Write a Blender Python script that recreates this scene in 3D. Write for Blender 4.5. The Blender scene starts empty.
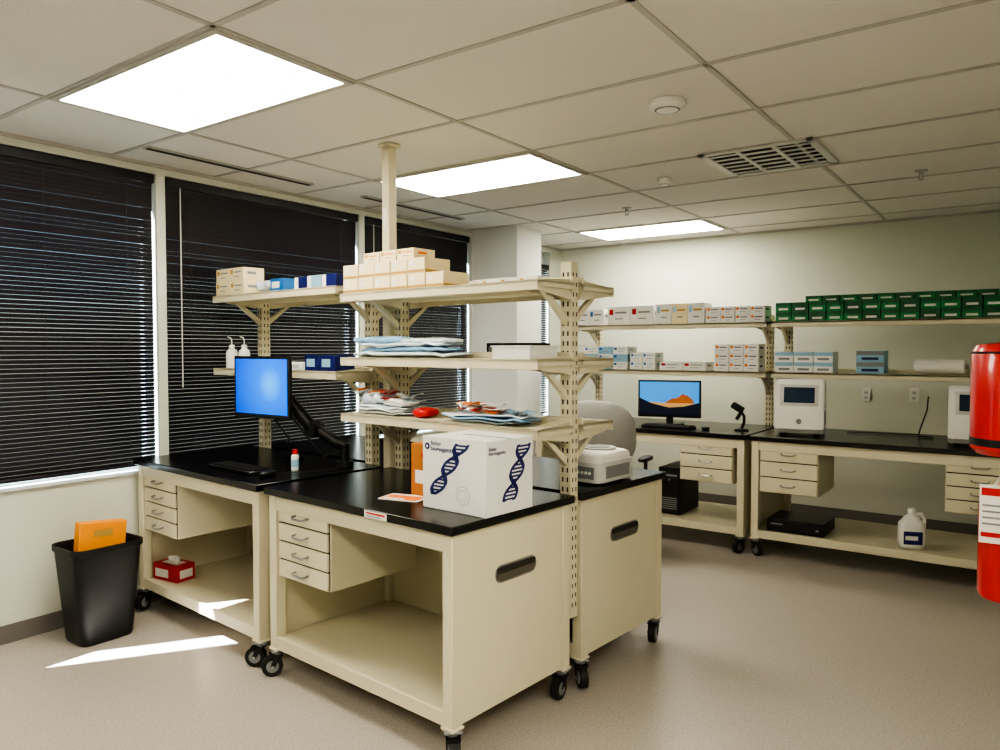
import bpy, bmesh, math, random
from mathutils import Vector, Matrix
random.seed(7)
sc = bpy.context.scene

# ------------------------------------------------------------------ materials
def lin(c):
    return tuple(((x/255)/12.92 if x/255 <= 0.04045 else ((x/255+0.055)/1.055)**2.4) for x in c)
MATS = {}
def mat(name, rgb, rough=0.5, metal=0.0, nscale=0, namt=0.08, bump=0.0, emit=0.0, spec=0.5, coat=0.0, alpha=1.0, bscale=None):
    if name in MATS: return MATS[name]
    m = bpy.data.materials.new(name); m.use_nodes = True
    nt = m.node_tree; b = nt.nodes['Principled BSDF']
    col = lin(rgb) + (1,)
    b.inputs['Base Color'].default_value = col
    b.inputs['Roughness'].default_value = rough
    b.inputs['Metallic'].default_value = metal
    b.inputs['Specular IOR Level'].default_value = spec
    b.inputs['Coat Weight'].default_value = coat
    b.inputs['Alpha'].default_value = alpha
    if emit > 0:
        b.inputs['Emission Color'].default_value = col
        b.inputs['Emission Strength'].default_value = emit
    tc = nt.nodes.new('ShaderNodeTexCoord')
    n = nt.nodes.new('ShaderNodeTexNoise'); n.inputs['Scale'].default_value = nscale or 6
    n.inputs['Detail'].default_value = 4
    nt.links.new(tc.outputs['Object'], n.inputs['Vector'])
    r = nt.nodes.new('ShaderNodeMixRGB'); r.blend_type = 'MIX'
    r.inputs[1].default_value = tuple(c*(1-namt) for c in col[:3])+(1,)
    r.inputs[2].default_value = tuple(min(1, c*(1+namt)) for c in col[:3])+(1,)
    nt.links.new(n.outputs['Fac'], r.inputs[0])
    nt.links.new(r.outputs[0], b.inputs['Base Color'])
    if bump > 0:
        n2 = nt.nodes.new('ShaderNodeTexNoise'); n2.inputs['Scale'].default_value = bscale or (nscale or 6)*3
        nt.links.new(tc.outputs['Object'], n2.inputs['Vector'])
        bp = nt.nodes.new('ShaderNodeBump'); bp.inputs['Strength'].default_value = bump; bp.inputs['Distance'].default_value = 0.01
        nt.links.new(n2.outputs['Fac'], bp.inputs['Height'])
        nt.links.new(bp.outputs[0], b.inputs['Normal'])
    MATS[name] = m
    return m

WALL = mat('wall_paint', (206,209,198), 0.7, nscale=3, namt=0.02, bump=0.03, bscale=150)
WALLB = mat('column_paint', (230,231,230), 0.7, nscale=3, namt=0.02)
BASEB = mat('rubber_baseboard', (112,108,104), 0.5)
CEIL = mat('ceiling_tile_mineral', (220,217,211), 0.9, nscale=120, namt=0.06, bump=0.15, bscale=160)
TBAR = mat('ceiling_tbar', (184,182,177), 0.6)
CREAM = mat('cream_powdercoat', (211,204,179), 0.42, nscale=4, namt=0.02)
CREAMD = mat('cream_powdercoat_panel', (205,198,173), 0.45, nscale=4, namt=0.02)
BLACKTOP = mat('black_epoxy_top', (14,14,17), 0.25, nscale=60, namt=0.2, spec=0.5)
BLACK = mat('black_plastic', (18,18,20), 0.4)
BLIND = mat('dark_blind_slat', (40,37,44), 0.42, nscale=5, namt=0.1)
RUBBER = mat('black_rubber', (22,22,22), 0.6)
STEEL = mat('brushed_steel', (170,170,172), 0.3, metal=0.9)
GREY = mat('grey_plastic', (130,132,135), 0.45)
LGREY = mat('light_grey_plastic', (196,197,195), 0.4)
WHITE = mat('white_plastic', (228,228,224), 0.35)
DARKSLOT = mat('dark_slot', (45,43,38), 0.7)
SLOTG = mat('slot_shade_grey', (92,88,78), 0.6)
WHITEBOX = mat('white_carton', (226,226,224), 0.6, nscale=10, namt=0.03)
CREAMBOX = mat('cream_carton', (228,214,178), 0.6, nscale=10, namt=0.04)
TAN = mat('tan_carton', (190,150,80), 0.65)
KRAFT = mat('kraft_cardboard', (176,112,50), 0.75, nscale=12, namt=0.08)
NAVY = mat('navy_print', (20,30,98), 0.5)
BLUE = mat('blue_print', (40,110,180), 0.5)
LBLUE = mat('light_blue_print', (140,180,205), 0.5)
RED = mat('red_print', (190,26,30), 0.45)
ORANGE = mat('orange_print', (236,128,40), 0.5)
ORANGEB = mat('orange_card', (252,156,14), 0.55)
GREEN = mat('green_carton', (10,134,72), 0.5)
GREEND = mat('green_carton_dark', (8,92,54), 0.5)
REDP = mat('red_paint_gloss', (196,14,16), 0.3, coat=0.5)
BAG = mat('clear_poly_bag', (208,220,230), 0.16, nscale=25, namt=0.22, bump=0.8, bscale=35)
BAGB = mat('bluish_pouch', (140,182,218), 0.2, nscale=20, namt=0.3, bump=0.7, bscale=30)
PAPER = mat('paper_white', (230,230,226), 0.7)
CHAIRM = mat('chair_fabric_grey', (160,160,158), 0.8, nscale=40, namt=0.08, bump=0.2)
SCRSKY = mat('screen_sky', (56,140,215), 0.2, emit=0.8)
SCRROCK = mat('screen_rock', (170,96,46), 0.2, emit=0.5)
SCRSAND = mat('screen_sand', (205,160,100), 0.2, emit=0.5)
SCRDARK = mat('screen_dark_foreground', (24,30,52), 0.2, emit=0.3)
SCREEN_OFF = mat('screen_glass_dark', (40,60,84), 0.1)
LIGHT = mat('light_diffuser', (255,246,226), 0.5, emit=20)
GLOSSR = mat('bottle_red_cap', (200,40,40), 0.4)

def screen_blue():
    m = bpy.data.materials.new('screen_blue_gradient'); m.use_nodes=True
    nt=m.node_tree; b=nt.nodes['Principled BSDF']
    tc=nt.nodes.new('ShaderNodeTexCoord'); d=nt.nodes.new('ShaderNodeVectorMath'); d.operation='DISTANCE'
    d.inputs[1].default_value=(0.08,-.013,.47)
    nt.links.new(tc.outputs['Object'],d.inputs[0])
    cr=nt.nodes.new('ShaderNodeValToRGB'); cr.color_ramp.elements[0].position=0.0; cr.color_ramp.elements[0].color=lin((60,165,250))+(1,)
    cr.color_ramp.elements[1].position=.32; cr.color_ramp.elements[1].color=lin((6,74,205))+(1,)
    e=cr.color_ramp.elements.new(.10); e.color=lin((16,112,238))+(1,)
    nt.links.new(d.outputs['Value'],cr.inputs[0]); nt.links.new(cr.outputs[0],b.inputs['Base Color']); nt.links.new(cr.outputs[0],b.inputs['Emission Color'])
    b.inputs['Emission Strength'].default_value=0.9; b.inputs['Roughness'].default_value=.2
    return m
SCRBLUE=screen_blue()
def floor_mat():
    m = bpy.data.materials.new('vinyl_floor_speckled'); m.use_nodes = True
    nt = m.node_tree; b = nt.nodes['Principled BSDF']
    tc = nt.nodes.new('ShaderNodeTexCoord')
    n = nt.nodes.new('ShaderNodeTexNoise'); n.inputs['Scale'].default_value = 90; n.inputs['Detail'].default_value = 6
    n.inputs['Roughness'].default_value = 0.8
    n2 = nt.nodes.new('ShaderNodeTexNoise'); n2.inputs['Scale'].default_value = 1.3
    nt.links.new(tc.outputs['Object'], n.inputs['Vector']); nt.links.new(tc.outputs['Object'], n2.inputs['Vector'])
    cr = nt.nodes.new('ShaderNodeValToRGB')
    cr.color_ramp.elements[0].position = 0.34; cr.color_ramp.elements[0].color = lin((152,145,138))+(1,)
    cr.color_ramp.elements[1].position = 0.62; cr.color_ramp.elements[1].color = lin((188,181,173))+(1,)
    nt.links.new(n.outputs['Fac'], cr.inputs[0])
    mx = nt.nodes.new('ShaderNodeMixRGB'); mx.blend_type = 'MULTIPLY'; mx.inputs[0].default_value = 0.08
    nt.links.new(cr.outputs[0], mx.inputs[1]); nt.links.new(n2.outputs['Fac'], mx.inputs[2])
    nt.links.new(mx.outputs[0], b.inputs['Base Color'])
    b.inputs['Roughness'].default_value = 0.36
    return m
FLOOR = floor_mat()
def glass_mat():
    m = bpy.data.materials.new('window_glass'); m.use_nodes = True
    nt = m.node_tree
    for n in list(nt.nodes): nt.nodes.remove(n)
    o = nt.nodes.new('ShaderNodeOutputMaterial'); t = nt.nodes.new('ShaderNodeBsdfTransparent'); g = nt.nodes.new('ShaderNodeBsdfGlossy')
    g.inputs['Roughness'].default_value = 0.02
    t.inputs[0].default_value = (0.85,0.92,0.95,1)
    mx = nt.nodes.new('ShaderNodeMixShader'); mx.inputs[0].default_value = 0.06
    nt.links.new(t.outputs[0], mx.inputs[1]); nt.links.new(g.outputs[0], mx.inputs[2]); nt.links.new(mx.outputs[0], o.inputs[0])
    return m
GLASS = glass_mat()

# ------------------------------------------------------------------ builder
class Bd:
    def __init__(s, name, loc=(0,0,0), rz=0.0):
        s.name=name; s.loc=loc; s.rz=rz; s.v=[]; s.f=[]; s.m=[]; s.s=[]; s.mats=[]; s.M=Matrix.Identity(4)
    def mi(s, m):
        if m not in s.mats: s.mats.append(m)
        return s.mats.index(m)
    def add(s, vs, fs, m, smooth=False):
        o=len(s.v); k=s.mi(m)
        s.v += [tuple(s.M @ Vector(p)) for p in vs]
        for f in fs:
            s.f.append([o+i for i in f]); s.m.append(k); s.s.append(smooth)
    def box(s, x0,y0,z0,x1,y1,z1, m, bev=0.0):
        x0,x1=min(x0,x1),max(x0,x1); y0,y1=min(y0,y1),max(y0,y1); z0,z1=min(z0,z1),max(z0,z1)
        if bev<=0:
            vs=[(x0,y0,z0),(x1,y0,z0),(x1,y1,z0),(x0,y1,z0),(x0,y0,z1),(x1,y0,z1),(x1,y1,z1),(x0,y1,z1)]
            fs=[(0,3,2,1),(4,5,6,7),(0,1,5,4),(1,2,6,5),(2,3,7,6),(3,0,4,7)]
            s.add(vs,fs,m); return
        bm=bmesh.new(); bmesh.ops.create_cube(bm,size=1)
        for v in bm.verts:
            v.co=Vector(((x0+x1)/2+v.co.x*(x1-x0),(y0+y1)/2+v.co.y*(y1-y0),(z0+z1)/2+v.co.z*(z1-z0)))
        bev=min(bev,(x1-x0)*.45,(y1-y0)*.45,(z1-z0)*.45)
        seg = 1 if bev<0.006 else 3
        bmesh.ops.bevel(bm,geom=list(bm.edges),offset=bev,segments=seg,affect='EDGES',profile=0.5)
        bm.verts.ensure_lookup_table()
        vs=[tuple(v.co) for v in bm.verts]; fs=[[v.index for v in f.verts] for f in bm.faces]
        bm.free(); s.add(vs,fs,m, smooth=(seg>1))
    def cyl(s,p0,p1,r0,m,r1=None,n=20,smooth=True):
        r1=r0 if r1 is None else r1
        p0=Vector(p0);p1=Vector(p1);d=(p1-p0).normalized()
        a=d.orthogonal().normalized();b=d.cross(a)
        vs=[];fs=[]
        for p,r in ((p0,r0),(p1,r1)):
            for i in range(n):
                t=2*math.pi*i/n; vs.append(tuple(p+a*r*math.cos(t)+b*r*math.sin(t)))
        for i in range(n):
            j=(i+1)%n; fs.append((i,j,n+j,n+i))
        s.add(vs,fs,m,smooth)
        s.add(vs[:n],[tuple(range(n))[::-1]],m); s.add(vs[n:],[tuple(range(n))],m)
    def tube(s,pts,r,m,n=8):
        pts=[Vector(p) for p in pts]; vs=[];fs=[]
        up=None
        for i,p in enumerate(pts):
            d=(pts[min(i+1,len(pts)-1)]-pts[max(i-1,0)]).normalized()
            if up is None: up=d.orthogonal().normalized()
            a=(up-d*up.dot(d)).normalized(); up=a; b=d.cross(a)
            for k in range(n):
                t=2*math.pi*k/n; vs.append(tuple(p+a*r*math.cos(t)+b*r*math.sin(t)))
        for i in range(len(pts)-1):
            for k in range(n):
                j=(k+1)%n; fs.append((i*n+k,i*n+j,(i+1)*n+j,(i+1)*n+k))
        fs.append(tuple(range(n))[::-1]); fs.append(tuple(range((len(pts)-1)*n,len(pts)*n)))
        s.add(vs,fs,m,True)
    def lathe(s,prof,m,c=(0,0,0),n=28,sx=1,sy=1):
        vs=[];fs=[]
        for r,z in prof:
            for k in range(n):
                t=2*math.pi*k/n; vs.append((c[0]+sx*r*math.cos(t),c[1]+sy*r*math.sin(t),c[2]+z))
        for i in range(len(prof)-1):
            for k in range(n):
                j=(k+1)%n; fs.append((i*n+k,i*n+j,(i+1)*n+j,(i+1)*n+k))
        s.add(vs,fs,m,True)
        s.add(vs[:n],[tuple(range(n))[::-1]],m); s.add(vs[-n:],[tuple(range(n))],m)
    def prism(s,pts,axis,a,b,m,smooth=False):
        def P(p,t):
            return {'x':(t,p[0],p[1]),'y':(p[0],t,p[1]),'z':(p[0],p[1],t)}[axis]
        n=len(pts); vs=[P(p,a) for p in pts]+[P(p,b) for p in pts]
        s.add(vs,[(i,(i+1)%n,n+(i+1)%n,n+i) for i in range(n)],m,smooth)
        s.add(vs,[tuple(range(n))[::-1],tuple(range(n,2*n))],m)
    def poly(s,pts,m): s.add(pts,[tuple(range(len(pts)))],m)
    def sup(s,c,r,m,e1=0.5,e2=0.5,nu=24,nv=16,fn=None):
        def sp(x,e): return math.copysign(abs(x)**e,x)
        vs=[];fs=[]
        for i in range(nv+1):
            ph=-math.pi/2+math.pi*i/nv
            for k in range(nu):
                th=2*math.pi*k/nu
                p=[r[0]*sp(math.cos(ph),e1)*sp(math.cos(th),e2), r[1]*sp(math.cos(ph),e1)*sp(math.sin(th),e2), r[2]*sp(math.sin(ph),e1)]
                if fn: p=fn(p)
                vs.append((c[0]+p[0],c[1]+p[1],c[2]+p[2]))
        for i in range(nv):
            for k in range(nu):
                j=(k+1)%nu; fs.append((i*nu+k,i*nu+j,(i+1)*nu+j,(i+1)*nu+k))
        s.add(vs,fs,m,True)
    def build(s):
        me=bpy.data.meshes.new(s.name); me.from_pydata(s.v,[],s.f); me.update()
        for mt in s.mats: me.materials.append(mt)
        me.polygons.foreach_set('material_index',s.m); me.polygons.foreach_set('use_smooth',s.s)
        bm=bmesh.new(); bm.from_mesh(me); bmesh.ops.remove_doubles(bm,verts=bm.verts,dist=1e-6)
        bmesh.ops.recalc_face_normals(bm,faces=bm.faces); bm.to_mesh(me); bm.free()
        me.set_sharp_from_angle(angle=math.radians(40))
        ob=bpy.data.objects.new(s.name,me); sc.collection.objects.link(ob)
        ob.location=s.loc; ob.rotation_euler=(0,0,s.rz)
        return ob
def rrect(x0,y0,x1,y1,r,n=6):
    pts=[]
    for cx,cy,a0 in ((x1-r,y0+r,-90),(x1-r,y1-r,0),(x0+r,y1-r,90),(x0+r,y0+r,180)):
        for i in range(n+1):
            a=math.radians(a0+90*i/n); pts.append((cx+r*math.cos(a),cy+r*math.sin(a)))
    return pts
def text_child(parent,body,size,loc,rot,m,name='label_text'):
    cu=bpy.data.curves.new(name,'FONT'); cu.body=body; cu.size=size; cu.extrude=0.0004; cu.align_x='LEFT'
    cu.space_line=0.8
    cu.materials.append(m)
    o=bpy.data.objects.new(name,cu); sc.collection.objects.link(o)
    o.parent=parent; o.location=loc; o.rotation_euler=rot
    return o

# ------------------------------------------------------------------ camera
F=743.0; YAW=35.7; PITCH=2.0; HC=1.60
cam=bpy.data.cameras.new('camera'); camo=bpy.data.objects.new('camera',cam); sc.collection.objects.link(camo)
cam.sensor_width=36; cam.lens=36*F/1000; cam.clip_start=0.02
camo.location=(0,0,HC); camo.rotation_euler=(math.radians(90-PITCH),0,math.radians(YAW))
sc.camera=camo

# ------------------------------------------------------------------ room
XL=-4.51; YB=7.50; XR=0.13; XO=2.6; YN=-2.6; H=2.76; T=0.15
b=Bd('floor'); b.box(XL-T,YN-T,-0.1,XO+T,YB+T,0,FLOOR); b.build()
b=Bd('ceiling'); b.box(XL-T,YN-T,H,XO+T,YB+T,H+0.1,CEIL); b.build()
b=Bd('wall_back'); b.box(XL-T,YB,0,XR+T,YB+T,H,WALL); b.build()
b=Bd('wall_right'); b.box(XR,2.3,0,XR+T,YB,H,WALL); b.box(XR+T,2.3,0,XO,2.3+T,H,WALL); b.box(XO,YN,0,XO+T,2.3+T,H,WALL); b.build()
b=Bd('wall_front'); b.box(XL-T,YN-T,0,XO+T,YN,H,WALL); b.build()
SILL=0.83; HEAD=2.70
wins=[(-0.95,0.55),(1.26,2.565),(2.625,4.30),(4.36,5.78),(6.26,7.25)]  # first window lies out of view, added for its light
sun_slit=(0.68,1.15,1.08,2.50)  # unseen wall opening, added and shaped to throw the sun patch
b=Bd('wall_left')
b.box(XL-T,YN,0,XL,YB,SILL,WALL); b.box(XL-T,YN,HEAD,XL,YB,H,WALL)
ys=[YN]+[v for w in wins for v in w]+[YB]
for i in range(0,len(ys),2):
    a,c=ys[i],ys[i+1]
    if i==2:
        b.box(XL-T,a,SILL,XL,sun_slit[0],HEAD,WALL); b.box(XL-T,sun_slit[1],SILL,XL,c,HEAD,WALL)
        b.box(XL-T,sun_slit[0],SILL,XL,sun_slit[1],sun_slit[2],WALL); b.box(XL-T,sun_slit[0],sun_slit[3],XL,sun_slit[1],HEAD,WALL)
    else: b.box(XL-T,a,SILL,XL,c,HEAD,WALL)
b.build()
b=Bd('column'); b.box(XL,5.80,0,-3.97,6.22,H,WALLB); b.build()
b=Bd('baseboard_left'); b.box(XL,YN,0,XL+0.012,5.80,0.10,BASEB); b.box(XL,6.22,0,XL+0.012,YB,0.10,BASEB); b.box(XL,5.788,0,-3.958,5.80,0.10,BASEB);b.box(-3.97,5.80,0,-3.958,6.22,0.1,BASEB); b.build()
b=Bd('baseboard_back'); b.box(XL+.012,YB-0.012,0,XR,YB,0.10,BASEB); b.build()
b=Bd('baseboard_right'); b.box(XR-0.012,2.3,0,XR,YB-.012,0.10,BASEB); b.build()
FR=mat('window_frame_white',(215,220,222),0.5)
for i,(a,c) in enumerate(wins):
    b=Bd('window_%d'%(i+1))
    xo=XL-T+0.01
    for (y0,y1,z0,z1) in ((a,a+.04,SILL,HEAD),(c-.04,c,SILL,HEAD),(a,c,SILL,SILL+.04),(a,c,HEAD-.04,HEAD)):
        b.box(xo,y0,z0,xo+.05,y1,z1,FR)
    b.box(xo+.02,a+.04,SILL+.04,xo+.024,c-.04,HEAD-.04,GLASS)
    b.box(XL-.085,a,SILL,XL+.02,c,SILL+.012,FR)
    b.build()
    b=Bd('venetian_blind')
    xb=XL-0.03
    HB=HEAD if i<4 else HEAD-.14
    b.box(xb-.025,a+.012,HB-.06,xb+.03,c-.012,HB-.005,BLIND,0.003)
    sp=0.0255; hh=(0.0238 if i<2 else (0.0243 if i<4 else .019))/2; ww=0.0045
    z=HB-.075
    zb=SILL+0.05
    while z>zb:
        j=random.uniform(-.0004,.0004)
        vs=[(xb-ww,a+.014,z-hh+j),(xb-ww,c-.014,z-hh+j),(xb+ww*.3,c-.014,z),(xb+ww*.3,a+.014,z),(xb+ww,c-.014,z+hh+j),(xb+ww,a+.014,z+hh+j)]
        b.add(vs,[(0,1,2,3),(3,2,4,5)],BLIND,True); z-=sp
    b.box(xb-.012,a+.014,zb-.012,xb+.014,c-.014,zb+.008,BLIND,0.003)
    nl=3
    for k in range(nl):
        yy=a+.18+(c-a-.36)*k/(nl-1)
        b.tube([(xb+.011,yy,HB-.06),(xb+.011,yy,zb)],0.0012,BLIND,5)
    b.tube([(xb+.035,a+.10,HB-.06),(xb+.036,a+.10,1.35)],0.004,LGREY,6)
    b.build()
# ceiling grid
MY=.69; MX=1.30
b=Bd('ceiling_grid_trim')
gx0=-2.41; gy0=1.595
x=gx0-MX*2
while x<XO:
    if x>XL: b.box(x-.012,YN,H-.006,x+.012,YB,H+.001,TBAR)
    x+=MX
y=gy0-MY*6
while y<YB:
    if y>YN: b.box(XL,y-.012,H-.006,XO,y+.012,H+.001,TBAR)
    y+=MY
b.box(XL,YN,H-.02,XL+.02,YB,H,TBAR); b.box(XL,YB-.02,H-.02,XR,YB,H,TBAR)
b.build()
def panel(x,y):
    b=Bd('ceiling_light_panel',(x,y,H)); w,d,t=MX-.01,MY-.01,.03
    b.box(0,0,-.014,w,t,-.001,TBAR); b.box(0,d-t,-.014,w,d,-.001,TBAR); b.box(0,t,-.014,t,d-t,-.001,TBAR); b.box(w-t,t,-.014,w,d-t,-.001,TBAR)
    b.box(t,t,-.010,w-t,d-t,-.002,LIGHT); b.build()
for i,j in ((-1,0),(-1,3),(-1,7),(1,-3),(-1,-4),(2,-3),(2,0)): panel(gx0+MX*i+.005,gy0+MY*j+.005)  # last four panels are out of view, added to brighten the room
for (y0,y1) in ((.3,1.5),(2.3,3.5),(4.0,5.2)):
    b=Bd('linear_slot_diffuser',(XL+.33,0,H)); b.box(0,y0,-.012,.06,y1,-.001,TBAR); b.box(.012,y0+.01,-.014,.048,y1-.01,-.006,DARKSLOT); b.build()
# vent: three-way louvred diffuser
VENTD=mat('vent_dark',(24,22,20),.7)
b=Bd('ceiling_air_vent',(-1.33,4.65,H))
q=.33
for x0,y0,x1,y1 in ((-q,-q,q,-q+.045),(-q,q-.045,q,q),(-q,-q,-q+.045,q),(q-.045,-q,q,q)): b.box(x0,y0,-.014,x1,y1,-.001,LGREY,0.002)
b.box(-q+.04,-q+.04,-.005,q-.04,q-.04,-.001,VENTD)  # flat dark plate, shade between the louvres put into its colour
for k in range(6):
    yy=-.235+.094*k
    b.box(-q+.045,yy-.013,-.013,-.115,yy+.013,-.009,LGREY); b.box(.115,yy-.013,-.013,q-.045,yy+.013,-.009,LGREY)
for k in range(5):
    yy=-.2+.1*k
    b.box(-.09,yy-.017,-.013,.09,yy+.017,-.009,LGREY)
for x in (-.102,.102): b.box(x-.013,-q+.045,-.014,x+.013,q-.045,-.004,LGREY)
b.build()
def detector(x,y,r,nm='smoke_detector'):
    b=Bd(nm,(x,y,H)); b.lathe([(r,-.002),(r,-.02),(r*.85,-.035),(r*.5,-.045),(r*.2,-.046)],WHITE); b.lathe([(r*.7,-.0405),(r*.66,-.0425)],GREY); b.build()
detector(-1.42,3.32,.085); detector(-2.07,4.80,.05)
def sprinkler(x,y):
    b=Bd('fire_sprinkler',(x,y,H)); b.lathe([(.04,-.001),(.038,-.008),(.015,-.012),(.012,-.03)],STEEL,n=20)
    b.tube([(-.01,0,-.03),(-.014,0,-.045),(0,0,-.06)],.003,STEEL,6); b.tube([(.01,0,-.03),(.014,0,-.045),(0,0,-.06)],.003,STEEL,6)
    b.cyl((0,0,-.06),(0,0,-.063),.018,STEEL); b.build()
sprinkler(-2.74,5.60); sprinkler(-.62,5.55)

# ------------------------------------------------------------------ lab bench
def caster(b,x,y,ang):
    M0=b.M.copy()
    b.M=M0@Matrix.Translation((x,y,0))@Matrix.Rotation(math.radians(ang),4,'Z')
    b.box(-.035,-.035,.122,.035,.035,.132,GREY,0.002)
    b.cyl((0,0,.108),(0,0,.122),.025,GREY)
    b.box(-.02,-.028,.10,.045,.028,.108,BLACK)
    b.prism([(-.015,.108),(.02,.108),(.04,.05),(.022,.045)],'y',-.028,-.023,BLACK)
    b.prism([(-.015,.108),(.02,.108),(.04,.05),(.022,.045)],'y',.023,.028,BLACK)
    b.cyl((.03,-.018,.051),(.03,.018,.051),.05,RUBBER,n=28)
    b.cyl((.03,-.021,.051),(.03,.021,.051),.03,GREY,n=20)
    b.cyl((.03,-.031,.051),(.03,.031,.051),.008,STEEL,n=10)
    b.M=M0
def drawers(b,x0,w,z0,z1,n,dp=.52,handles=2):
    b.box(x0,.035,z0,x0+w,.035+dp,z1,CREAM,0.002)
    b.box(x0+.008,.030,z0+.006,x0+w-.008,.0355,z1-.006,DARKSLOT)
    hh=(z1-z0)/n
    for i in range(n):
        za=z0+i*hh
        b.box(x0+.006,.018,za+.004,x0+w-.006,.031,za+hh-.004,CREAM,0.003)
        xc=x0+w*.5; zc=za+hh*.55
        hw=.05
        b.tube([(xc-hw,.018,zc),(xc-hw,-.002,zc-.002),(xc-hw*.7,-.010,zc-.008),(xc+hw*.7,-.010,zc-.008),(xc+hw,-.002,zc-.002),(xc+hw,.018,zc)],.005,STEEL,8)
def bench(name,loc,rz,L,D,cabs,TOP=.93,back=True,right=True,left=True,slots=True):
    b=Bd(name,loc,rz)
    tz=TOP-.035
    b.box(-.008,-.012,tz,L+.008,D+.008,TOP,BLACKTOP,0.003)
    lw=.055
    for x in (.008,L-.008-lw):
        for y in (.008,D-.008-lw):
            b.box(x,y,.132,x+lw,y+lw,tz,CREAM,0.003)
            b.box(x-.006,y-.006,.130,x+lw+.006,y+lw+.006,.142,CREAM,0.002)
            caster(b,x+lw/2,y+lw/2,random.uniform(-60,60)-90)
    b.box(.06,.012,tz-.075,L-.06,.04,tz,CREAM,0.002); b.box(.06,D-.04,tz-.075,L-.06,D-.012,tz,CREAM,0.002)
    b.box(.03,.012,.145,L-.03,D-.03,.19,CREAMD,0.003)
    b.box(.06,.010,.14,L-.06,.025,.20,CREAM,0.002)
    if back: b.box(.06,D-.03,.19,L-.06,D-.02,tz,CREAMD)
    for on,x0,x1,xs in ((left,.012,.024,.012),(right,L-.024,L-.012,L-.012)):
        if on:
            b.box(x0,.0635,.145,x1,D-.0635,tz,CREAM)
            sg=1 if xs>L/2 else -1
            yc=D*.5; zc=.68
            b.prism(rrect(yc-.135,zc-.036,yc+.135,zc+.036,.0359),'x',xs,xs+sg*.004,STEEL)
            b.prism(rrect(yc-.128,zc-.029,yc+.128,zc+.029,.0289),'x',xs,xs+sg*.0055,SLOTG)  # grip hole drawn as raised plates, its inner shade put into the colour
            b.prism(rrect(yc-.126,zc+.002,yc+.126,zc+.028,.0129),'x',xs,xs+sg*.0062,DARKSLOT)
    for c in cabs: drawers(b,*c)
    return b.build()
RZ=math.radians(-4.8)
NX,NY=-1.768,2.152
cR,sR=math.cos(RZ),math.sin(RZ)
def C(lx,ly,z=0): return (NX+lx*cR-ly*sR, NY+lx*sR+ly*cR, z)
LA=1.26; LB=1.36; D=.79; G=.08
bench('lab_bench',C(-LA,0),RZ,LA,D,[(.065,.40,.50,.855,4)])
bench('lab_bench',C(-LA-G-LB,0),RZ,LB,D,[(.065,.40,.50,.855,4)])
bench('lab_bench',C(-LA,D+G),RZ,LA,D,[])
bench('lab_bench',C(-LA-G-LB,D+G),RZ,LB,D,[])
bench('lab_bench',(-3.75,5.78,0),0,1.94,.90,[(1.40,.44,.53,.86,3)],back=False)
bench('lab_bench',(-1.77,5.78,0),0,1.82,.90,[(.065,.43,.50,.86,3),(1.30,.40,.50,.86,4)],back=False)

# ------------------------------------------------------------------ shelf racks
def rack(name,loc,rz,x0,x1,posts,zs,z0,z1,df,db):
    b=Bd(name,loc,rz)
    for px in posts:
        b.box(px-.03,-.03,z0,px+.03,.03,z1,CREAM,0.002)
        z=z0+.05
        while z<z1-.03:
            for sx in (-.013,.013):
                b.box(px+sx-.004,-.0312,z,px+sx+.004,-.0295,z+.022,DARKSLOT)
                b.box(px+sx-.004,.0295,z,px+sx+.004,.0312,z+.022,DARKSLOT)
            for sy in (-.013,.013):
                b.box(px+.0295,sy-.003,z,px+.0312,sy+.003,z+.020,DARKSLOT)
            z+=.045
    for zi in zs:
        for sgn,dd in ((-1,df),(1,db)):
            if dd<=0: continue
            ya,yb=sgn*.035,sgn*(.035+dd)
            b.box(x0,ya,zi-.012,x1,yb,zi,CREAM)
            b.box(x0,yb,zi-.045,x1,yb-sgn*.018,zi,CREAM,0.002)
            b.box(x0,ya,zi-.04,x1,ya+sgn*.012,zi+.03,CREAM)
            b.box(x0,ya,zi-.03,x0+.012,yb,zi,CREAM); b.box(x1-.012,ya,zi-.03,x1,yb,zi,CREAM)
            for px in posts:
                for ox in (-.038,.032):
                    b.prism([(ya,zi+.02),(yb,zi-.002),(yb,zi-.03),(yb-sgn*.06,zi-.05),(ya,zi-.075)],'x',px+ox,px+ox+.005,CREAM)
                b.prism([(ya-sgn*.005,zi-.19),(ya-sgn*.005,zi-.15),(ya+sgn*dd*.62,zi-.03),(ya+sgn*dd*.72,zi-.03)],'x',px-.012,px+.012,CREAM)
    return b.build()
o=C(0,D+G/2)
rack('shelf_rack',o,RZ,-1.36,.0,[-.05,-1.20],[1.90,1.555,1.25],.35,2.0,.27,.27)
rack('shelf_rack',o,RZ,-2.72,-1.40,[-1.46,-2.60],[1.95,1.475],.35,2.06,.27,.27)
rack('shelf_rack',(0,6.74,0),0,-3.75,-1.83,[-3.6,-1.90],[1.83,1.405],.02,1.9,.30,0)
rack('shelf_rack',(0,6.74,0),0,-1.80,.06,[-1.74,-.02],[1.83,1.405],.02,1.9,.30,0)
b=Bd('utility_pole',C(-1.30,D+G/2),RZ); b.box(-.03,-.03,0,.03,.03,H-.002,CREAM,0.004); b.box(-.045,-.045,H-.02,.045,.045,H-.003,CREAM,.002)
b.box(-.018,-.033,2.3,.018,-.029,2.4,WHITE)
b.build()

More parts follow.
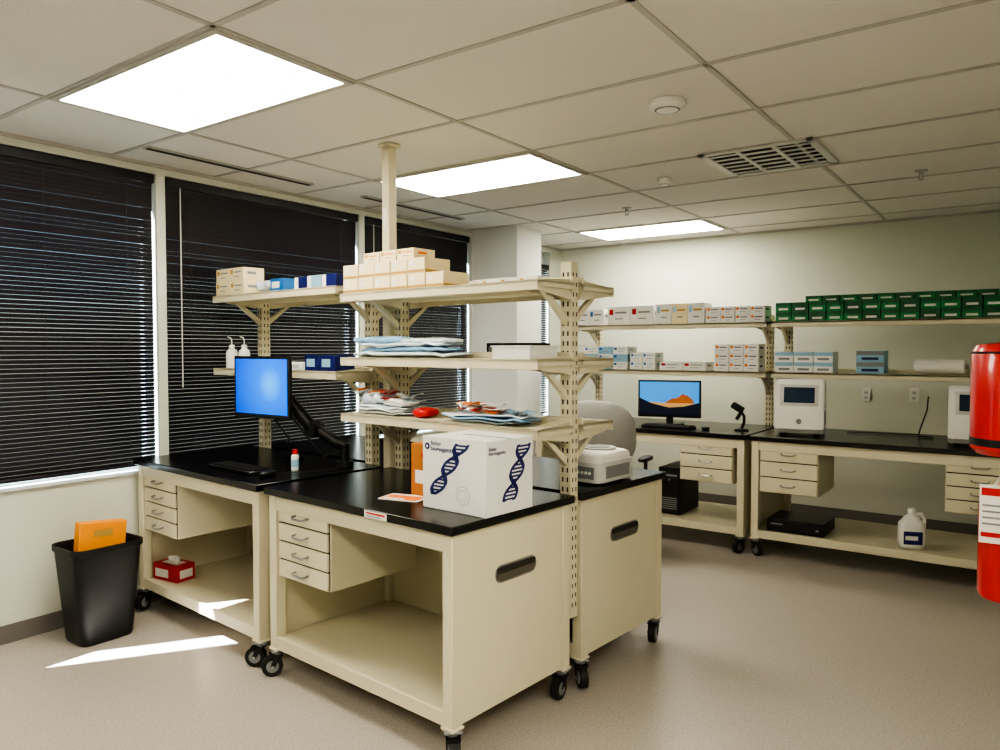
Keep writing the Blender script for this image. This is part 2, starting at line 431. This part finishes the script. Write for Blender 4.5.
# ------------------------------------------------------------------ cartons
def carton(b,x,y,z,w,d,h,body,lab,style=0,lab2=None):
    e=.0012
    b.box(x,y,z,x+w,y+d,z+h,body,0.0015)
    if style==1:
        b.box(x+.004,y-e,z+h*.06,x+w-.004,y,z+h*.22,lab); b.box(x+w,y+.004,z+h*.06,x+w+e,y+d-.004,z+h*.22,lab)
        if lab2: b.box(x+w*.12,y-e,z+h*.5,x+w*.4,y,z+h*.78,lab2)
    elif style==2:
        b.box(x+w*.15,y-e,z+h*.25,x+w*.7,y,z+h*.75,lab)
        if lab2: b.box(x+w,y+d*.2,z+h*.3,x+w+e,y+d*.8,z+h*.7,lab2)
    elif style==3:
        b.box(x+.002,y-e,z+h*.62,x+w-.002,y,z+h*.97,lab); b.box(x+w*.2,y-e*1.4,z+h*.2,x+w*.8,y,z+h*.42,lab2)
    elif style==4:
        b.box(x+.003,y-e,z+.003,x+w*.3,y,z+h-.003,lab)
        if lab2: b.box(x+w*.4,y-e,z+h*.3,x+w*.9,y,z+h*.45,lab2)
    elif style==5:
        b.box(x+w*.08,y-e,z+h*.55,x+w*.26,y,z+h*.85,lab)
        b.box(x+w*.34,y-e,z+h*.62,x+w*.85,y,z+h*.72,lab2); b.box(x+w*.34,y-e,z+h*.30,x+w*.7,y,z+h*.36,GREY)
        b.box(x+w,y+d*.2,z+h*.5,x+w+e,y+d*.6,z+h*.7,lab2)
def stack(name,base,rz,x0,y0,z,cols,rows,w,d,h,body,lab,style,lab2=None,gap=.004,skip=(),jit=.006):
    b=Bd(name,base,rz)
    for r in range(rows):
        for c in range(cols):
            if (c,r) in skip: continue
            carton(b,x0+c*(w+gap),y0+random.uniform(0,jit),z+r*(h+.0006),w,d,h,body[(c+r)%len(body)] if isinstance(body,list) else body,lab,style,lab2)
    return b.build()
K=C(0,0)
Y0=D+G/2-.30   # front edge of island shelves (local)
# right rack top
stack('reagent_box_stack',K,RZ,-1.35,Y0+.01,1.901,6,2,.122,.18,.075,CREAMBOX,TAN,1,WHITEBOX,gap=.007,skip=((5,1),))
stack('reagent_box_stack',K,RZ,-1.20,Y0+.03,2.053,3,1,.125,.15,.055,CREAMBOX,TAN,5,ORANGE,gap=.007)
# left rack top
stack('reagent_box_stack',K,RZ,-2.70,Y0+.01,1.951,2,2,.165,.15,.085,CREAMBOX,TAN,5,GREY)
stack('sample_box_stack',K,RZ,-2.08,Y0+.02,1.951,1,1,.14,.14,.075,[BLUE,WHITEBOX],WHITEBOX,2)
stack('navy_box_stack',K,RZ,-1.83,Y0+.02,1.951,3,1,.13,.14,.07,[NAVY,LBLUE],WHITEBOX,4)
# left rack mid
stack('navy_box_stack',K,RZ,-1.73,Y0+.02,1.476,2,1,.14,.14,.09,NAVY,LBLUE,2)
stack('flat_box_row',K,RZ,-2.08,Y0+.01,1.476,3,1,.11,.16,.045,WHITEBOX,LGREY,2)

def pouch_pile(name,base,rz,x,y,z,w,d,n,mats,th=.008,spread=.02,amp=.0035,lift=0.0):
    b=Bd(name,base,rz); zz=z
    for i in range(n):
        m=mats[i%len(mats)]; ww=w*random.uniform(.75,1)/2; dd=d*random.uniform(.85,1)/2
        ph=random.uniform(0,6); ang=random.uniform(-.05,.05); lf=random.uniform(-lift,lift)
        def fn(p):
            q=[p[0]*math.cos(ang)-p[1]*math.sin(ang),p[0]*math.sin(ang)+p[1]*math.cos(ang),p[2]]
            q[2]+= amp*(math.sin(q[0]*28+ph)*math.cos(q[1]*30+ph)+.5*math.sin(q[0]*61+q[1]*47+ph))+abs(lf)*(1+math.sin(q[0]/w*6+ph))*.5*(i/n)
            return q
        b.sup((x+random.uniform(-spread,spread),y+random.uniform(-.008,.008),zz+th/2+amp*1.3),(ww,dd,th/2),m,0.6,0.25,nu=72,nv=10,fn=fn)
        zz+=th*.92
    return b
def sheets(b,x,y,z,w,n,mats,seed):
    rnd=random.Random(seed)
    for i in range(n):
        cx=x+rnd.uniform(-w/2,w/2); ang=rnd.uniform(-.7,.7); L=rnd.uniform(.10,.20); Wd=rnd.uniform(.07,.12); tl=rnd.uniform(0,.35); ph=rnd.uniform(0,6)
        m=mats[i%len(mats)]; vs=[];fs=[]; N=8
        for a in range(N+1):
            for c in (-1,-.33,.33,1):
                u=(a/N-.5)*L; v=c*Wd/2
                px=cx+u*math.cos(ang)-v*math.sin(ang); py=y+u*math.sin(ang)*.6+v*math.cos(ang)*.9
                pz=z+.004*i+abs(u)*tl+.006*math.sin(u*55+ph)+.004*math.sin(v*70+ph)
                vs.append((px,py,pz+.008))
        for a in range(N):
            for c in range(3): fs.append((a*4+c,a*4+c+1,a*4+c+5,a*4+c+4))
        b.add(vs,fs,m,True)
def crumple(b,c,r,m,seed,k=1.0):
    rnd=random.Random(seed); a=[rnd.uniform(0,6) for _ in range(6)]
    def fn(p):
        f=1+k*(.10*math.sin(p[0]*38+a[0])*math.sin(p[1]*41+a[1])+.07*math.sin(p[2]*70+p[0]*60+a[2])+.05*math.sin(p[1]*95+p[0]*88+a[3]))
        return [p[0]*f,p[1]*f,p[2]*(f+.12*k*math.sin(p[0]*50+a[4]))]
    b.sup(c,r,m,.7,.6,nu=56,nv=26,fn=fn)
YM=Y0+.12
b=pouch_pile('poly_bag_pile',K,RZ,-.93,YM,1.556,.82,.19,3,[BAG,BAGB,BAG],.024,.005,.005,.02)
crumple(b,(-1.13,YM,1.556+.092),(.20,.085,.020),BAGB,11,.5); crumple(b,(-.78,YM,1.556+.085),(.18,.08,.017),BAG,12,.5)
b.build()
b=pouch_pile('poly_bag_pile',K,RZ,-1.10,YM,1.251,.46,.18,3,[BAG,PAPER,BAG],.014,.01,.005,.02)
crumple(b,(-1.20,YM,1.251+.082),(.11,.07,.032),BAG,3,.7); crumple(b,(-1.0,YM-.01,1.251+.068),(.10,.06,.022),PAPER,6,.7)
sheets(b,-1.10,YM-.02,1.251+.06,.36,12,[BAG,ORANGE,PAPER,BAG,RED,BAG,PAPER],21)
crumple(b,(-.80,YM-.02,1.251+.026),(.055,.06,.024),RED,14,.5)
b.build()
b=pouch_pile('poly_bag_pile',K,RZ,-.38,YM,1.251,.56,.20,3,[BAG,BAGB,BAG],.012,.01,.005,.02)
sheets(b,-.36,YM-.02,1.251+.038,.40,11,[PAPER,BAG,ORANGE,PAPER,BAGB,RED,PAPER],33); b.build()
b=Bd('crumpled_plastic_bag',C(-2.22,YM+.01,1.951+.048),RZ); crumple(b,(0,0,0),(.10,.07,.036),BAG,5); b.build()
def tray(name,x,y,z,w,d,h):
    b=Bd(name,C(x,y,z),RZ)
    b.box(0,0,0,w,d,.004,WHITE); 
    for a in ((0,0,w,.004),(0,d-.004,w,d),(0,0,.004,d),(w-.004,0,w,d)): b.box(a[0],a[1],.004,a[2],a[3],h,WHITE)
    b.box(-.006,-.006,h-.006,w+.006,0,h,WHITE); b.box(w,-.006,h-.006,w+.006,d,h,WHITE)
    for i in range(3): b.box(.01,.01,.01+.015*i,w-.01,d-.01,.020+.015*i,PAPER,0.001)
    b.build()
tray('white_tray',-.28,Y0+.02,1.556,.22,.2,.06)
tray('white_tray',-2.35,Y0+.02,1.476,.2,.18,.07)
def squeeze_bottle(x,y,z):
    b=Bd('squeeze_bottle',C(x,y,z),RZ)
    b.lathe([(.034,0),(.037,.006),(.037,.10),(.030,.118),(.016,.128)],WHITE); b.lathe([(.018,.128),(.018,.15),(.006,.154)],WHITE)
    b.tube([(0,0,.15),(0,-.0,.18),(-.015,0,.20),(-.05,0,.205)],.0035,WHITE,6); b.build()
squeeze_bottle(-2.60,Y0+.06,1.476); squeeze_bottle(-2.48,Y0+.08,1.476)
stack('dark_box_stack',K,RZ,-.62,D+G/2+.06,1.556,3,1,.10,.14,.075,BLACK,GREY,2)
stack('kit_box_row',K,RZ,-.9,D+G/2+.06,1.901,5,1,.12,.14,.06,WHITEBOX,TAN,5,GREY)

# Large printed carton
b=Bd('shipping_carton',C(-.35,.18,.93),RZ)
W_,D_,H_=.36,.30,.30
b.box(0,0,0,W_,D_,H_,WHITEBOX,0.003)
b.box(0,-.001,H_-.002,W_,D_*.5-.002,H_+.003,WHITEBOX); b.box(0,D_*.5+.002,H_-.002,W_,D_,H_+.003,WHITEBOX)
b.box(W_*.3,D_*.5-.02,H_+.001,W_+.0015,D_*.5+.02,H_+.0045,BAG)
def helix(b,face,c0,z0,z1,amp,tilt,turns,ph0=0,wk=1.0):
    n=44
    for ph in (ph0,ph0+math.pi):
        for i in range(n):
            t0=i/n;t1=(i+1)/n
            def P(t,o):
                zc=z0+(z1-z0)*t; xc=c0+tilt*(t-.5)+amp*math.sin(2*math.pi*turns*t+ph)
                wd=wk*(.006+.008*abs(math.cos(2*math.pi*turns*t+ph)))
                a=xc+o*wd
                return (a,-.0012,zc) if face=='f' else (W_+.0012,a,zc)
            b.poly([P(t0,-1),P(t0,1),P(t1,1),P(t1,-1)],NAVY)
    for i in range(15):
        t=(i+.5)/15; zc=z0+(z1-z0)*t; xc=c0+tilt*(t-.5); s_=amp*math.sin(2*math.pi*turns*t+ph0)
        if abs(s_)<.008: continue
        if face=='f': b.poly([(xc-s_,-.0010,zc-.004),(xc+s_,-.0010,zc-.004),(xc+s_,-.0010,zc+.004),(xc-s_,-.0010,zc+.004)],NAVY)
        else: b.poly([(W_+.001,xc-s_,zc-.004),(W_+.001,xc+s_,zc-.004),(W_+.001,xc+s_,zc+.004),(W_+.001,xc-s_,zc+.004)],NAVY)
helix(b,'f',.15,.06,.285,.034,.17,1.3)
helix(b,'s',.19,.05,.275,.040,.10,1.2,.8)
for r,mm,e in ((.040,LGREY,.0010),(.034,WHITEBOX,.0014),(.024,LGREY,.0018),(.019,WHITEBOX,.0022)):
    b.cyl((.235,0,.075),(.235,-e,.075),r,mm,n=32)
b.cyl((.03,0,.262),(.03,-.0015,.262),.014,NAVY,n=20); b.cyl((.03,0,.262),(.03,-.002,.262),.006,WHITEBOX,n=12)
ct=b.build()
text_child(ct,'fisher\nbioreagents',.028,(.052,-.002,.268),(math.radians(90),0,0),NAVY)
text_child(ct,'fisher\nbioreagents',.022,(W_+.002,.015,.265),(math.radians(90),0,math.radians(90)),NAVY)
b=Bd('kraft_box',C(-.575,.32,.93),RZ); b.box(0,0,0,.17,.2,.24,KRAFT,0.003); b.box(0,.098,.24,.17,.102,.242,DARKSLOT); b.box(.03,-.001,.06,.09,0,.12,WHITEBOX); b.box(.07,-.001,.18,.1,0,.2,RED); b.build()
b=Bd('leaflet',C(-.62,.16,.93),RZ+.3); b.box(0,0,0.0005,.2,.13,.003,PAPER); b.box(.01,.01,.003,.19,.10,.0034,ORANGE); b.box(.02,.015,.0034,.12,.04,.0037,WHITE); b.build()
b=Bd('bench_label',C(-.50,-.0135,.897),RZ); b.box(0,0,0,.14,.001,.03,PAPER); b.box(.01,-.0006,.016,.13,0,.024,RED); b.box(.01,-.0006,.006,.1,0,.010,GREY); b.build()

def monitor(name,base,rz,w,h,zc,scene,arm=None,stand=True,tilt=0):
    b=Bd(name,base,rz)
    b.box(-w/2,-.012,zc-h/2,w/2,.012,zc+h/2,BLACK,0.006)
    b.box(-w/2+.05,.012,zc-h/2+.05,w/2-.05,.035,zc+h/2-.05,BLACK,0.008)
    e=.016
    x0,x1,z0,z1=-w/2+e,w/2-e,zc-h/2+e+.008,zc+h/2-e
    if scene=='blue':
        b.box(x0,-.0135,z0,x1,-.0115,z1,SCRBLUE)
    else:
        b.box(x0,-.0135,z0,x1,-.0115,z1,SCRSKY); ww=x1-x0; hh=z1-z0
        b.poly([(x0,-.0138,z0),(x1,-.0138,z0),(x1,-.0138,z0+hh*.34),(x0+ww*.7,-.0138,z0+hh*.38),(x0+ww*.4,-.0138,z0+hh*.36),(x0,-.0138,z0+hh*.40)],SCRSAND)
        b.poly([(x0+ww*.42,-.0141,z0+hh*.36),(x0+ww*.92,-.0141,z0+hh*.36),(x0+ww*.88,-.0141,z0+hh*.50),(x0+ww*.80,-.0141,z0+hh*.60),(x0+ww*.72,-.0141,z0+hh*.64),(x0+ww*.64,-.0141,z0+hh*.52),(x0+ww*.55,-.0141,z0+hh*.50)],SCRROCK)
        b.poly([(x0,-.0144,z0),(x1,-.0144,z0),(x1,-.0144,z0+hh*.38),(x0+ww*.75,-.0144,z0+hh*.26),(x0+ww*.5,-.0144,z0+hh*.22),(x0+ww*.2,-.0144,z0+hh*.34),(x0,-.0144,z0+hh*.50)],SCRDARK)
    if stand:
        b.box(-.03,.02,.012,.03,.05,zc,BLACK,0.004); b.prism(rrect(-.12,-.06,.12,.12,.03),'z',0.0005,.012,BLACK)
    if arm: arm(b)
    return b.build()
def arm(b):
    b.cyl((.34,.30,.0005),(.34,.30,.03),.05,BLACK); b.cyl((.34,.30,.03),(.34,.30,.13),.028,BLACK)
    b.tube([(.34,.30,.12),(.30,.26,.14),(.20,.20,.22)],.034,BLACK,10)
    b.tube([(.20,.20,.20),(.05,.10,.42)],.036,BLACK,10)
    b.cyl((.20,.16,.21),(.20,.24,.21),.044,BLACK)
    b.cyl((.05,.10,.38),(.05,.10,.47),.034,BLACK); b.tube([(.05,.10,.43),(0,.03,.45)],.025,BLACK,8)
    b.box(-.05,.03,.40,.05,.04,.50,BLACK)
    b.tube([(.34,.28,.1),(.28,.2,.06),(.2,.12,.2),(.05,.06,.40)],.006,BLACK,6)
    b.tube([(.0,.04,.32),(.10,.10,.16),(.05,.12,.03),(-.1,.2,.006),(-.05,.33,.006)],.005,BLACK,6)
monitor('computer_monitor',C(-1.80,.32,.93),RZ+math.radians(6),.48,.35,.455,'blue',arm,False)
b=Bd('keyboard',C(-2.05,.12,.93),RZ); b.box(0,0,.001,.44,.14,.018,BLACK,0.004)
for r in range(5):
    for c in range(15): b.box(.012+c*.028,.012+r*.024,.018,.036+c*.028,.032+r*.024,.023,RUBBER)
b.build()
b=Bd('computer_mouse',C(-1.52,.17,.93),RZ); b.sup((0,0,.016),(.03,.05,.016),BLACK,.8,.8); b.tube([(0,.05,.006),(.03,.15,.006),(.08,.2,.006),(.1,.4,.006)],.003,BLACK,6); b.build()
b=Bd('reagent_bottle',C(-1.58,.38,.93),RZ); b.lathe([(.02,0),(.021,.004),(.021,.08),(.012,.09)],WHITE); b.lathe([(.015,.09),(.015,.115)],GLOSSR); b.lathe([(.0215,.02),(.0215,.06)],LBLUE); b.build()
def tower(name,loc,rz,w,d,h):
    b=Bd(name,loc,rz); b.box(0,0,0.006,w,d,h,BLACK,0.005); b.box(.012,-.006,.02,w-.012,0,h-.02,RUBBER,0.003)
    b.box(.03,-.008,h-.07,w-.03,-.005,h-.055,GREY); b.cyl((w*.5,-.006,h-.1),(w*.5,-.010,h-.1),.008,STEEL,n=12)
    for i in range(6): b.box(.03,-.0075,.05+.018*i,w-.03,-.0055,.058+.018*i,GREY)
    for x in (.015,w-.035):
        for y in (.02,d-.04): b.box(x,y,0,x+.02,y+.02,.007,RUBBER)
    return b.build()
tower('computer_tower',C(-1.60,.22,.1905),RZ,.18,.42,.38)
tower('computer_tower',(-2.60,5.95,.1905),0,.20,.42,.40)
b=Bd('desktop_computer',(-1.66,5.86,.1905)); b.box(0,0,.005,.42,.36,.10,BLACK,.005); b.box(.02,-.004,.02,.40,0,.085,RUBBER); b.box(.03,-.006,.06,.12,-.003,.07,GREY); b.box(.36,-.006,.04,.38,-.003,.055,STEEL)
for x in (.02,.38): b.box(x,.03,0,x+.02,.33,.006,RUBBER)
b.build()
b=Bd('wipes_box',C(-2.62,.06,.1905),RZ+.2); b.box(0,0,0,.22,.13,.10,RED,0.003); b.box(.02,-.001,.02,.14,0,.07,WHITEBOX); b.box(.22,.02,.02,.221,.11,.07,WHITEBOX); b.box(.04,.03,.10,.18,.10,.1012,WHITEBOX)
b.sup((.11,.065,.11),(.05,.02,.03),PAPER,.9,.9,fn=lambda p:[p[0]+.006*math.sin(p[2]*200),p[1]+.01*math.sin(p[0]*90),p[2]]); b.build()

# trash bin
bx,by=-4.20,2.02
b=Bd('trash_bin',(bx,by,0),math.radians(0))
def ring(w,d,r,z): return [(x,y,z) for x,y in rrect(-w/2,-d/2,w/2,d/2,r,5)]
BIN=mat('bin_black_plastic',(24,24,27),0.45,nscale=60,namt=0.15,bump=.1)
secs=[ring(.23,.28,.05,.003),ring(.24,.29,.05,.02),ring(.30,.37,.06,.50),ring(.32,.39,.065,.505),ring(.32,.39,.065,.535),ring(.305,.375,.06,.535),ring(.29,.36,.055,.49),ring(.23,.27,.045,.03)]
n=len(secs[0]); vs=[p for s_ in secs for p in s_]; fs=[]
for i in range(len(secs)-1):
    for k in range(n): j=(k+1)%n; fs.append((i*n+k,i*n+j,(i+1)*n+j,(i+1)*n+k))
fs.append(tuple(range(n))[::-1]); fs.append(tuple(range((len(secs)-1)*n,len(secs)*n)))
b.add(vs,fs,BIN,True); b.build()
b=Bd('orange_box',(bx-.02,by-.01,0.16),math.radians(-4))
b.M=Matrix.Rotation(math.radians(-5),4,'X')
b.box(-.04,-.125,0,.03,.125,.48,ORANGEB,0.004); b.box(.0301,-.05,.40,.0308,.05,.44,TAN); b.build()

b=Bd('benchtop_centrifuge',C(-.285,1.05,.93),RZ)
b.prism(rrect(0,0,.26,.34,.05),'z',.012,.11,LGREY,True)
b.sup((.13,.17,.115),(.13,.165,.045),WHITE,.5,.4)
b.cyl((.13,.19,.15),(.13,.19,.166),.09,LGREY,n=32); b.cyl((.13,.19,.166),(.13,.19,.169),.06,GREY,n=32)
b.box(.03,-.004,.03,.23,.004,.09,GREY,.002); b.box(.05,-.006,.045,.12,0,.08,SCREEN_OFF)
for i in range(4): b.cyl((.14+.022*i,-.002,.06),(.14+.022*i,-.008,.06),.008,WHITE,n=12)
b.box(.259,.06,.03,.262,.28,.09,GREY)
for x in (.04,.21):
    for y in (.04,.28): b.cyl((x,y,0),(x,y,.014),.014,RUBBER,n=12)
b.build()

# office chair
b=Bd('office_chair',(-2.60,5.0,0),math.radians(8))
for i in range(5):
    a=2*math.pi*i/5+.3; dx,dy=math.cos(a),math.sin(a)
    b.tube([(0,0,.10),(dx*.15,dy*.15,.095),(dx*.29,dy*.29,.075)],.017,BLACK,8)
    b.cyl((dx*.30-dy*.02,dy*.30+dx*.02,.03),(dx*.30+dy*.02,dy*.30-dx*.02,.03),.029,RUBBER,n=16)
    b.cyl((dx*.29,dy*.29,.05),(dx*.29,dy*.29,.085),.01,STEEL,n=8)
b.cyl((0,0,.09),(0,0,.30),.03,BLACK); b.cyl((0,0,.28),(0,0,.56),.018,STEEL); b.box(-.10,-.10,.55,.10,.10,.58,BLACK,.01)
b.sup((0,0,.62),(.25,.24,.05),CHAIRM,.6,.5)
def bend(p): return [p[0],p[1]+ .9*p[0]*p[0]-.08*p[2]*1.5,p[2]]
b.sup((0,-.24,.98),(.28,.04,.25),CHAIRM,.75,.75,nu=36,nv=24,fn=bend)
b.tube([(0,-.08,.56),(0,-.22,.60),(0,-.28,.72),(0,-.28,.92)],.022,BLACK,10)
for sx in (-1,1): b.tube([(sx*.12,0,.57),(sx*.28,0,.58),(sx*.30,0,.66),(sx*.30,0,.78)],.014,BLACK,8); b.sup((sx*.30,0,.795),(.035,.12,.018),BLACK,.6,.6)
b.build()

# ------------------------------------------------------------------ back bench items
monitor('computer_monitor',(-2.62,6.22,.93),math.radians(14),.55,.33,.23,'desert')
b=Bd('keyboard',(-2.75,5.92,.93),0); b.box(0,0,.001,.44,.14,.018,BLACK,0.004)
for r in range(5):
    for c in range(15): b.box(.012+c*.028,.012+r*.024,.018,.036+c*.028,.032+r*.024,.023,RUBBER)
b.build()
b=Bd('computer_mouse',(-2.2,5.98,.93)); b.sup((0,0,.016),(.03,.05,.016),BLACK,.8,.8); b.build()
b=Bd('barcode_scanner',(-1.94,6.10,.93)); b.lathe([(.055,0),(.055,.012),(.02,.02)],BLACK)
b.tube([(0,0,.015),(.02,0,.07),(.02,0,.12),(-.01,-.01,.17)],.012,BLACK,8)
b.M=Matrix.Translation((-.02,-.015,.185))@Matrix.Rotation(math.radians(30),4,'Y')
b.box(-.06,-.03,-.025,.04,.03,.025,BLACK,.01); b.box(.02,-.02,-.09,.045,.02,0,BLACK,.008); b.build()
def cycler(x,y,rz,s=1.0):
    b=Bd('thermal_cycler',(x,y,.93),rz)
    b.M=Matrix.Diagonal((s,s,s*1.06,1))
    prof=[(-.17,.02),(.17,.02),(.19,.05),(.19,.33),(.15,.365),(0.02,.37),(-.12,.36),(-.15,.34),(-.19,.20),(-.20,.05)]
    b.prism(prof,'x',-.15,.15,WHITE)
    b.prism([(p[0]*.97,p[1]*.97+.004) for p in prof],'x',-.160,.160,WHITE)
    a=Vector((0,-.15,.34)); c=Vector((0,-.19,.20)); n_=Vector((0,-.9615,.2747))
    def Q(x_,t,o): p=a+(c-a)*t+n_*o; return (x_,p.y,p.z)
    b.add([Q(-.115,.06,.006),Q(.115,.06,.006),Q(.115,.94,.006),Q(-.115,.94,.006),Q(-.125,.0,0),Q(.125,0,0),Q(.125,1,0),Q(-.125,1,0)],[(0,1,2,3),(4,5,1,0),(5,6,2,1),(6,7,3,2),(7,4,0,3)],LGREY)
    b.add([Q(-.10,.14,.007),Q(.10,.14,.007),Q(.10,.86,.007),Q(-.10,.86,.007)],[(0,1,2,3)],SCREEN_OFF)
    b.cyl((.0,-.198,.10),(0,-.202,.10),.018,GREY,n=20); b.box(-.13,-.2,.045,.13,-.196,.05,GREY)
    for q in range(6): b.box(.157,-.10+.04*q,.07,.162,-.08+.04*q,.16,GREY)
    for sx in (-.11,.11):
        for sy in (-.13,.13): b.cyl((sx,sy,0),(sx,sy,.025),.018,RUBBER,n=12)
    return b.build()
cycler(-1.49,6.15,math.radians(10),1.1)
cycler(-.32,6.15,math.radians(5),1.05)
b=Bd('power_cable',(0,0,.93)); b.tube([(-.66,6.62,.30),(-.66,6.55,.2),(-.70,6.5,.05),(-.70,6.42,.008),(-.6,6.38,.008)],.006,BLACK,6)
b.tube([(-1.2,6.42,.008),(-1.0,6.5,.008),(-.8,6.48,.008),(-.72,6.55,.008)],.004,BLACK,6); b.build()
ZU,ZL=1.831,1.406
O=(0,0,0)
stack('glove_box_stack',O,0,-1.78,6.46,ZU,13,2,.128,.2,.078,[GREEN,GREEN,GREEND],GREEND,3,WHITEBOX,gap=.006)
stack('glove_box_row',O,0,-1.55,6.50,ZU+.158,11,1,.128,.16,.05,[GREEN,GREEND],GREEND,3,WHITEBOX,gap=.006)
stack('kit_box_stack',O,0,-2.38,6.46,ZU,4,2,.125,.2,.07,WHITEBOX,ORANGE,5,NAVY)
stack('kit_box_row',O,0,-2.86,6.46,ZU,3,1,.15,.2,.185,[WHITEBOX,CREAMBOX],LBLUE,5,TAN)
stack('kit_box_row',O,0,-3.36,6.46,ZU,2,1,.235,.2,.175,WHITEBOX,RED,5,GREY)
stack('kit_box_row',O,0,-3.72,6.46,ZU,2,1,.155,.2,.155,WHITEBOX,BLUE,5,GREY)
stack('kit_box_stack',O,0,-2.30,6.46,ZL,3,3,.125,.2,.078,WHITEBOX,ORANGE,5,NAVY)
stack('kit_box_row',O,0,-2.82,6.46,ZL,2,1,.22,.2,.075,WHITEBOX,RED,5,GREY)
stack('blue_box_stack',O,0,-3.62,6.46,ZL,3,3,.155,.2,.072,[WHITEBOX,LBLUE],BLUE,5,LBLUE)
stack('blue_box_stack',O,0,-3.12,6.46,ZL,2,2,.125,.2,.080,[WHITEBOX,WHITEBOX],BLUE,5,LBLUE)
stack('blue_box_stack',O,0,-1.78,6.46,ZL,3,2,.15,.2,.085,WHITEBOX,LBLUE,3,GREY)
stack('grey_box_stack',O,0,-1.15,6.46,ZL,1,2,.2,.2,.090,LBLUE,GREY,3,NAVY)
b=Bd('paper_towel_roll',(-.58,6.57,ZL+.006)); 
b.M=Matrix.Translation((0,0,.055))@Matrix.Rotation(math.radians(90),4,'Y')@Matrix.Rotation(.2,4,'X')
b.lathe([(.018,-.17),(.045,-.175),(.055,-.16),(.052,-.08),(.056,0),(.052,.09),(.056,.17),(.045,.178),(.018,.17)],PAPER,n=24); b.cyl((0,0,-.19),(0,0,.19),.017,LGREY); 
b.build()
b=Bd('bleach_jug',(-.68,5.93,.1905),math.radians(20))
b.sup((0,0,.10),(.085,.055,.10),WHITE,.35,.6,nu=32,nv=20)
b.lathe([(.078,.185),(.05,.225),(.022,.245),(.022,.255)],WHITE,sy=.68); b.lathe([(.025,.252),(.025,.285)],WHITE)
b.tube([(.02,0,.245),(.06,0,.25),(.082,0,.21),(.08,0,.15)],.012,WHITE,10)
b.box(-.06,-.0575,.04,.06,-.05,.13,NAVY,.003); b.box(-.05,-.0585,.07,.03,-.055,.10,WHITE); b.build()
for (x,z) in ((-1.245,1.18),(-.857,1.19)):
    b=Bd('power_outlet',(x,YB,z)); b.box(-.037,-.006,-.06,.037,0,.06,WHITE,.003)
    for dz in (-.025,.02):
        b.box(-.017,-.008,dz-.014,.017,-.005,dz+.014,LGREY); b.box(-.008,-.009,dz-.006,-.005,-.0075,dz+.006,DARKSLOT); b.box(.005,-.009,dz-.006,.008,-.0075,dz+.006,DARKSLOT)
    b.build()
# fire equipment on right wall
b=Bd('fire_canister',(-.035,3.0,1.25))
b.lathe([(.12,0),(.14,.02),(.14,.34),(.125,.365),(.05,.375)],REDP,n=36); b.lathe([(.141,.03),(.141,.055)],BLACK,n=36); b.lathe([(.141,.335),(.141,.342)],BLACK,n=36)
b.box(.1,-.04,.05,.164,.04,.3,REDP); b.build()
b=Bd('fire_extinguisher',(-.055,2.98,.77))
b.lathe([(.08,0),(.088,.015),(.088,.30),(.075,.345),(.035,.375),(.025,.39)],REDP,n=36)
b.lathe([(.022,.39),(.022,.42)],STEEL,n=16); b.box(-.018,-.09,.42,.018,.02,.432,BLACK); b.prism([(-.09,.45),(-.09,.462),(.02,.442),(.02,.43)],'x',-.015,.015,BLACK)
b.tube([(0,.02,.41),(.05,.05,.40),(.09,.03,.31),(.096,0,.2),(.097,-.01,.10)],.010,RUBBER,8)
b.box(-.08,-.11,.20,-.01,-.107,.39,PAPER); b.box(-.075,-.1115,.355,-.015,-.11,.38,RED); b.box(-.075,-.1115,.22,-.015,-.11,.235,RED)
for k in range(4): b.box(-.072,-.1112,.26+.02*k,-.02,-.11,.266+.02*k,GREY)
b.tube([(-.04,-.108,.39),(-.02,-.08,.43)],.002,WHITE,5)
b.box(.08,-.02,.1,.184,.02,.38,STEEL); b.build()

# ------------------------------------------------------------------ light
w=bpy.data.worlds.new('sky'); sc.world=w; w.use_nodes=True; nt=w.node_tree
bg=nt.nodes['Background']; sky=nt.nodes.new('ShaderNodeTexSky'); sky.sky_type='NISHITA'; sky.sun_disc=False; sky.sun_elevation=math.radians(50)
nt.links.new(sky.outputs[0],bg.inputs[0]); bg.inputs[1].default_value=0.33
sl=bpy.data.lights.new('sun','SUN'); sl.energy=60; sl.angle=math.radians(.5); so=bpy.data.objects.new('sun',sl); sc.collection.objects.link(so)
d=Vector((.36,.533,-.766)); so.rotation_euler=d.to_track_quat('-Z','Y').to_euler(); so.location=(-8,-3,8)
sc.view_settings.view_transform='AgX'; sc.view_settings.look='AgX - High Contrast'; sc.view_settings.exposure=0.0
